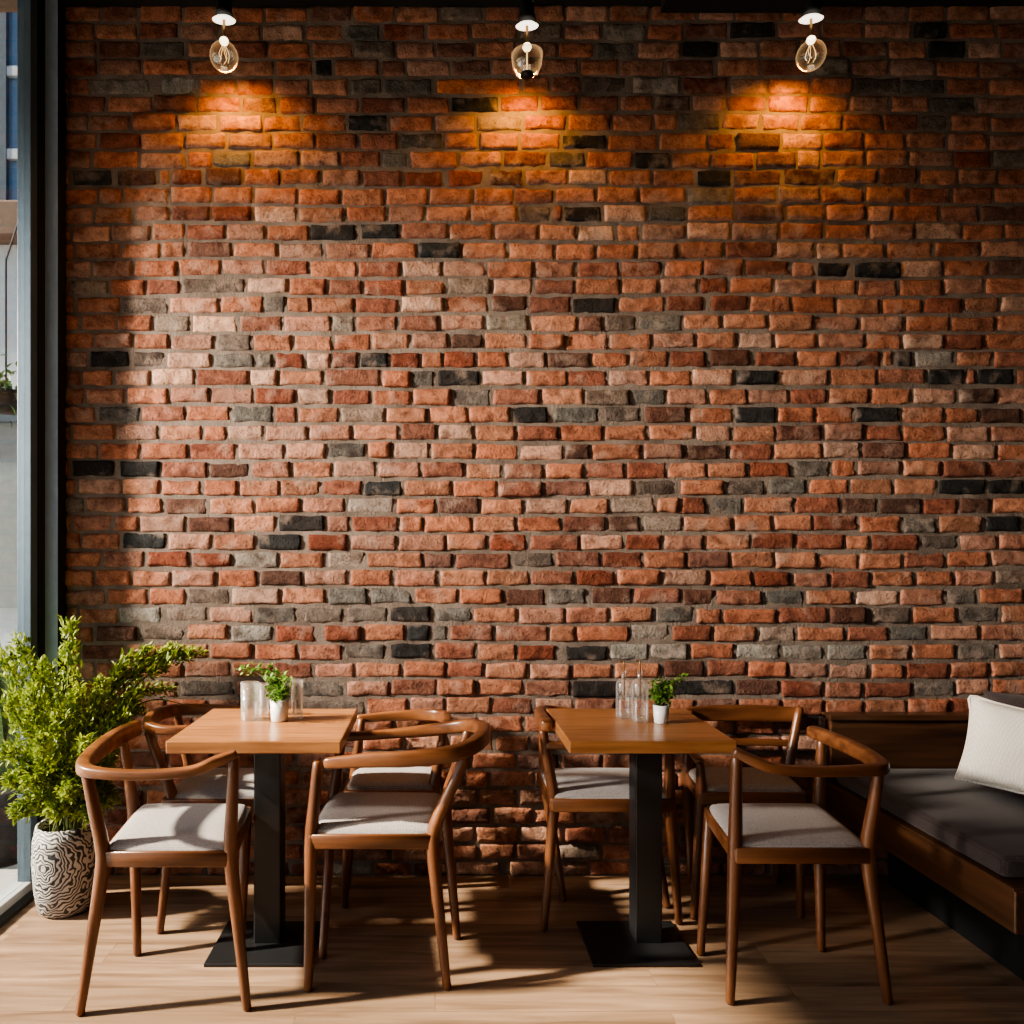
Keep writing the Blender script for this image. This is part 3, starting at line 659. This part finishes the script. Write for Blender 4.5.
# glassware
def vessel(name,px0,px1,pyb,pyt,label,cat,kind,grp=None):
    Y=(CZ-.752)*F/(pyb-HY)+.02; k=F/Y; xc=((px0+px1)/2-HX)/k; r=(px1-px0)/2/k; h=(pyb-pyt)/k-.004
    z=.7525
    t=thing(name,(xc,Y,z),label,cat,grp)
    if kind=='tumbler':
        b=MB(); b.lathe([(r*.92,z),(r*.97,z+.004),(r,z+h),(r*.93,z+h),(r*.88,z+.016),(r*.3,z+.012)],xc,Y,28,True,True); gb=b.build('glass_body',M_glass,t,smooth=True)
        b=MB(); b.lathe([(r*.93,z+h-.003),(r*1.015,z+h-.002),(r*1.015,z+h+.002),(r*.93,z+h+.002)],xc,Y,28,False,False); b.build('rim',M_glass,gb,smooth=True)
    else:
        b=MB(); b.lathe([(r*.9,z),(r,z+.006),(r,z+h*.82),(r*.93,z+h*.93),(r*.62,z+h),(r*.30,z+h+.004),(r*.28,z+h+.028),(r*.34,z+h+.032)],xc,Y,28,True,False); bb=b.build('bottle_body',M_glass,t,smooth=True)
        b=MB(); b.lathe([(r*.88,z+.006),(r*.88,z+.02)],xc,Y,28,True,True); b.build('glass_bottom',M_glass,bb,smooth=True)
        b=MB(); b.tube([(xc,Y,z+h*.5),(xc,Y,z+h+.055),(xc-.004,Y,z+h+.066),(xc-.016,Y,z+h+.068)],[.0025]*4,n=8,sub=4); b.build('spout',M_brass,bb,smooth=True)
vessel('tumbler_glass',241,259,721,683,'wide clear tumbler, leftmost glass on the left table','glass','tumbler','glasses on the left table')
vessel('tumbler_glass',259,269,716,684,'slim clear glass between the wide tumbler and the white herb pot','glass','tumbler','glasses on the left table')
vessel('tumbler_glass',291,303,719,681,'clear glass to the right of the white herb pot on the left table','glass','tumbler','glasses on the left table')
vessel('glass_bottle',616,632,719,680,'clear glass bottle on the right table, farther from the herb pot','bottle','bottle','glass bottles on the right table')
vessel('glass_bottle',632,648,723,680,'clear glass bottle on the right table, touching the herb pot side','bottle','bottle','glass bottles on the right table')

# ------------------------------------------------------------------ pendant lamps
def pendant(px,py,kind,label):
    Y=2.90; k=F/Y; p=at(px,py,Y); x,z=p.x,p.z
    t=thing('pendant_lamp',(x,Y,z),label,'lamp','pendant lamps along the brick wall')
    b=MB(); b.tube([(x,Y,z+.05),(x,Y,ZC)],[.006,.006],n=8,smooth=False); b.build('cord',M_gap,t)
    b=MB(); b.lathe([(.010,z+.085),(.026,z+.08),(.030,z+.03),(.036,z+.012),(.012,z+.01)],x,Y,20); b.build('socket_cover',M_gap,t,smooth=True)
    b=MB(); b.lathe([(.012,z+.012),(.03,z+.006),(.044,z-.004),(.042,z-.007),(.02,z-.003)],x,Y,28,True,True); b.v=[(vx,vy,vz+(vy-Y)*math.tan(R(17))) for vx,vy,vz in b.v]; b.build('disc_shade',M_enam,t,smooth=True)
    zz=z-22/k
    b=MB(); b.tube([(x,Y,z),(x,Y,zz)],[.0055,.0055],n=8,smooth=False); b.build('stem',M_brass,t,smooth=True)
    b=MB(); b.lathe([(.004,zz+.016),(.014,zz+.008),(.018,zz-.002),(.012,zz-.012),(.004,zz-.015)],x,Y,18); b.build('bulb_cap',M_knob,t,smooth=True)
    zg=zz-.055-(.0 if kind=='globe' else .01)
    if kind=='globe':
        prof=[(.012,zz-.008)]+[(.054*math.sin(a),zg-.005+.054*math.cos(a)) for a in [R(v) for v in (22,35,50,65,80,95,110,125,140,155,168,178)]]
        b=MB(); b.lathe(prof,x,Y,28,False,True); gg=b.build('glass_globe',M_globe,t,smooth=True)
        b=MB()
        for i in range(5):
            a=2*math.pi*i/5; a2=a+.6
            b.tube([(x+.006*math.cos(a),Y+.006*math.sin(a),zz-.02),(x+.02*math.cos(a),Y+.02*math.sin(a),zg-.0),(x+.016*math.cos(a2),Y+.016*math.sin(a2),zg-.025)],[.0010]*3,n=5,sub=3)
        b.build('filament',M_fil,gg,smooth=True)
    else:
        b=MB(); b.lathe([(.060,zg+.035),(.062,zg+.036),(.056,zg-.005),(.046,zg-.030),(.03,zg-.040),(.0295,zg-.038),(.045,zg-.028),(.055,zg-.004),(.060,zg+.035)],x,Y,28,False,False); b.build('glass_bowl',M_globe,t,smooth=True)
        b=MB(); b.lathe([(.004,zg-.030),(.022,zg-.036),(.026,zg-.046),(.012,zg-.056)],x,Y,18); b.build('bottom_finial',M_gap,t,smooth=True)
        b=MB(); b.tube([(x,Y,zz),(x,Y,zg-.03)],[.003,.003],n=6,smooth=False); b.build('rod',M_fil,t)
        b=MB(); b.tube([(x+.015,Y,zg-.045),(x+.05,Y-.005,zg-.052)],[.004,.003],n=6,smooth=False); b.build('catch',M_gap,t)
    # warm downlight
    l=bpy.data.lights.new('lamp_spot','SPOT'); l.energy=LAMP; l.color=(1,.43,.055); l.spot_size=R(150); l.spot_blend=.9; l.shadow_soft_size=.03
    lo=bpy.data.objects.new('lamp_spot',l); C.objects.link(lo); lo.parent=t; lo.location=(.0,.075,-.125)
    lo.rotation_euler=(Vector((0,.42,-.75))).to_track_quat('-Z','Y').to_euler()
LAMP=15
pendant(224,19,'globe','left pendant lamp with round clear glass globe and white disc')
pendant(527,25,'bowl','middle pendant lamp with open glass bowl and dark finial')
pendant(811,18,'globe','right pendant lamp with round clear glass globe and white disc')

# ------------------------------------------------------------------ outside
M_pave=plain('pale_paving',(.42,.42,.40),.8); M_conc=plain('pale_render',(.72,.79,.85),.8)
M_bglass=plain('blue_facade_glass',(.16,.32,.50),.15); M_tile=plain('brown_roof_boards',(.16,.10,.07),.7); M_mesh=plain('grey_roller_blind',(.30,.34,.35),.8)
b=MB(); b.box(-16,-1.66,-10,22,-.12,-.03); b.build('paving',M_pave); tag(bpy.data.objects['paving'],'pale paving outside the window','ground',kind='structure')
bl=thing('office_building',(-6.6,11.5,0),'blue glazed office building seen through the window','building')
b=MB(); b.box(-9.5,-4.5,10,13,0,14); b.build('tower_body',M_bglass,bl)
b=MB()
for i in range(13): b.box(-9.52,-4.48,9.94,10,1.1*i,1.1*i+.13)
b.build('floor_bands',M_conc,bl)
for i in range(9):
    b=MB(); b.box(-9.5+.62*i,-9.4+.62*i,9.93,10,0,14); b.build('facade_mullion',M_frame,bl)
sh=thing('shop_kiosk',(-4.4,6.6,0),'pale low building with brown roof edge beyond the glass','building')
b=MB(); b.box(-6.4,-3.2,6.3,8.6,-.03,3.95); b.build('wall',M_conc,sh)
b=MB(); b.box(-6.5,-3.1,6.12,8.8,3.95,4.25); b.build('roof',M_tile,sh,bevel=.02)
b=MB(); b.box(-4.6,-3.35,6.26,6.3,.9,2.45); b.build('blind',M_mesh,sh)
b=MB(); b.box(-4.7,-3.3,6.2,6.3,2.45,2.6); b.build('lintel',M_frame,sh)
hp=thing('hanging_plant',tuple(at(6,392,4.2)),'green hanging plant outside behind the glass','plant')
f=MB(); c=at(6,392,4.2)
for i in range(240): leaf(f,c+Vector((random.gauss(0,.09),random.gauss(0,.09),random.gauss(0,.06))),rv(),Vector((0,0,1)),random.uniform(.04,.07),random.uniform(.02,.03))
f.build('foliage',M_dleaf,hp)
b=MB(); b.lathe([(.05,c.z-.12),(.10,c.z-.05),(.11,c.z)],c.x,c.y,18); b.build('basket',M_gap,hp,smooth=True)
b=MB(); b.tube([(c.x,c.y,c.z),(c.x,c.y,3.0),(c.x-.15,4.6,3.4),(c.x-.2,6.1,4.0)],[.006]*4,n=6,smooth=False); b.build('bracket',M_gap,hp)
dp=thing('outdoor_plant',tuple(at(3,885,3.4))[:2]+(-.03,),'dark strap leaved plant standing outside the window','plant')
f=MB(); c=at(2,640,3.4); c.z=.3
for i in range(26):
    d=Vector((random.uniform(-.5,.35),random.uniform(-.3,.5),1)); b0=Vector((c.x,c.y,.28))
    ln=random.uniform(.6,1.15); n_=8; w=.035; s=d.cross(Vector((0,1,0))).normalized(); vs=[];fs=[]
    for q in range(n_+1):
        t=q/n_; p=b0+d.normalized()*ln*t+Vector((d.x,d.y,-.3))*t*t*.25; ww=w*(math.sin(math.pi*min(1,.15+.85*t))+.05)
        vs+= [p-s*ww,p+s*ww]
    for q in range(n_): fs.append((2*q,2*q+1,2*q+3,2*q+2))
    f.add(vs,fs)
f.build('foliage',M_dleaf,dp)
b=MB(); b.lathe([(.12,-.03),(.15,.15),(.16,.3),(.14,.3)],c.x,c.y,20); b.build('pot',M_gap,dp,smooth=True)
cn=thing('sun_blocker',(-2.4,.5,3.7),'unseen dark slab added above the window to block high sun','sun_blocker')  # out of view; added to keep high sun off the right side
b=MB(); b.box(-3.95,-1.67,-6,3.2,3.66,3.72); b.build('blocker_slab',M_tile,cn)
b=MB(); b.box(-4.0,-3.95,-6,3.2,3.58,3.74); b.build('blocker_edge',M_frame,cn)

# ------------------------------------------------------------------ light
w=bpy.data.worlds.new('sky'); scn.world=w; w.use_nodes=True; nt=w.node_tree
sk=N(nt,'ShaderNodeTexSky'); sk.sky_type='NISHITA'; sk.sun_disc=False; sk.sun_elevation=R(38); sk.sun_rotation=R(255); sk.dust_density=2
L(nt,sk.outputs[0],nt.nodes['Background'].inputs[0]); nt.nodes['Background'].inputs[1].default_value=.22
def lamp(kind,name,loc,direc,energy,col,**k):
    l=bpy.data.lights.new(name,kind); l.energy=energy; l.color=col
    for a,v in k.items(): setattr(l,a,v)
    o=bpy.data.objects.new(name,l); C.objects.link(o); o.location=loc; o.rotation_euler=Vector(direc).to_track_quat('-Z','Y').to_euler(); return o
el,az=R(36),math.atan(.13)
lamp('SUN','sun',(-6,0,6),(math.cos(el)*math.cos(az),math.cos(el)*math.sin(az),-math.sin(el)),25,(1,.83,.63),angle=R(2.5))
# soft skylight through the window
lamp('AREA','skylight',(-2.0,.6,1.45),(1,.22,-.30),24,(.90,.93,1),shape='RECTANGLE',size=4.6,size_y=2.2)
# added spot with no visible source, raking the bricks for a warm glow
lamp('SPOT','wall_glow_spot',(-5.5,1.0,2.95),Vector((-.36,3.15,1.60))-Vector((-5.5,1.0,2.95)),7400,(1,.83,.68),spot_size=R(30),spot_blend=1.0,shadow_soft_size=.3)

# ------------------------------------------------------------------ camera
cam=bpy.data.cameras.new('camera'); co=bpy.data.objects.new('camera',cam); C.objects.link(co); scn.camera=co
co.location=(0,0,CZ); co.rotation_euler=(R(90),0,0); cam.sensor_width=36; cam.lens=F/1024*36
cam.shift_x=(512-HX)/1024; cam.shift_y=(HY-512)/1024; cam.clip_start=.05
vs=scn.view_settings
try:
    vs.view_transform='AgX'; vs.look='AgX - Medium High Contrast'
except Exception: pass
vs.exposure=0.06
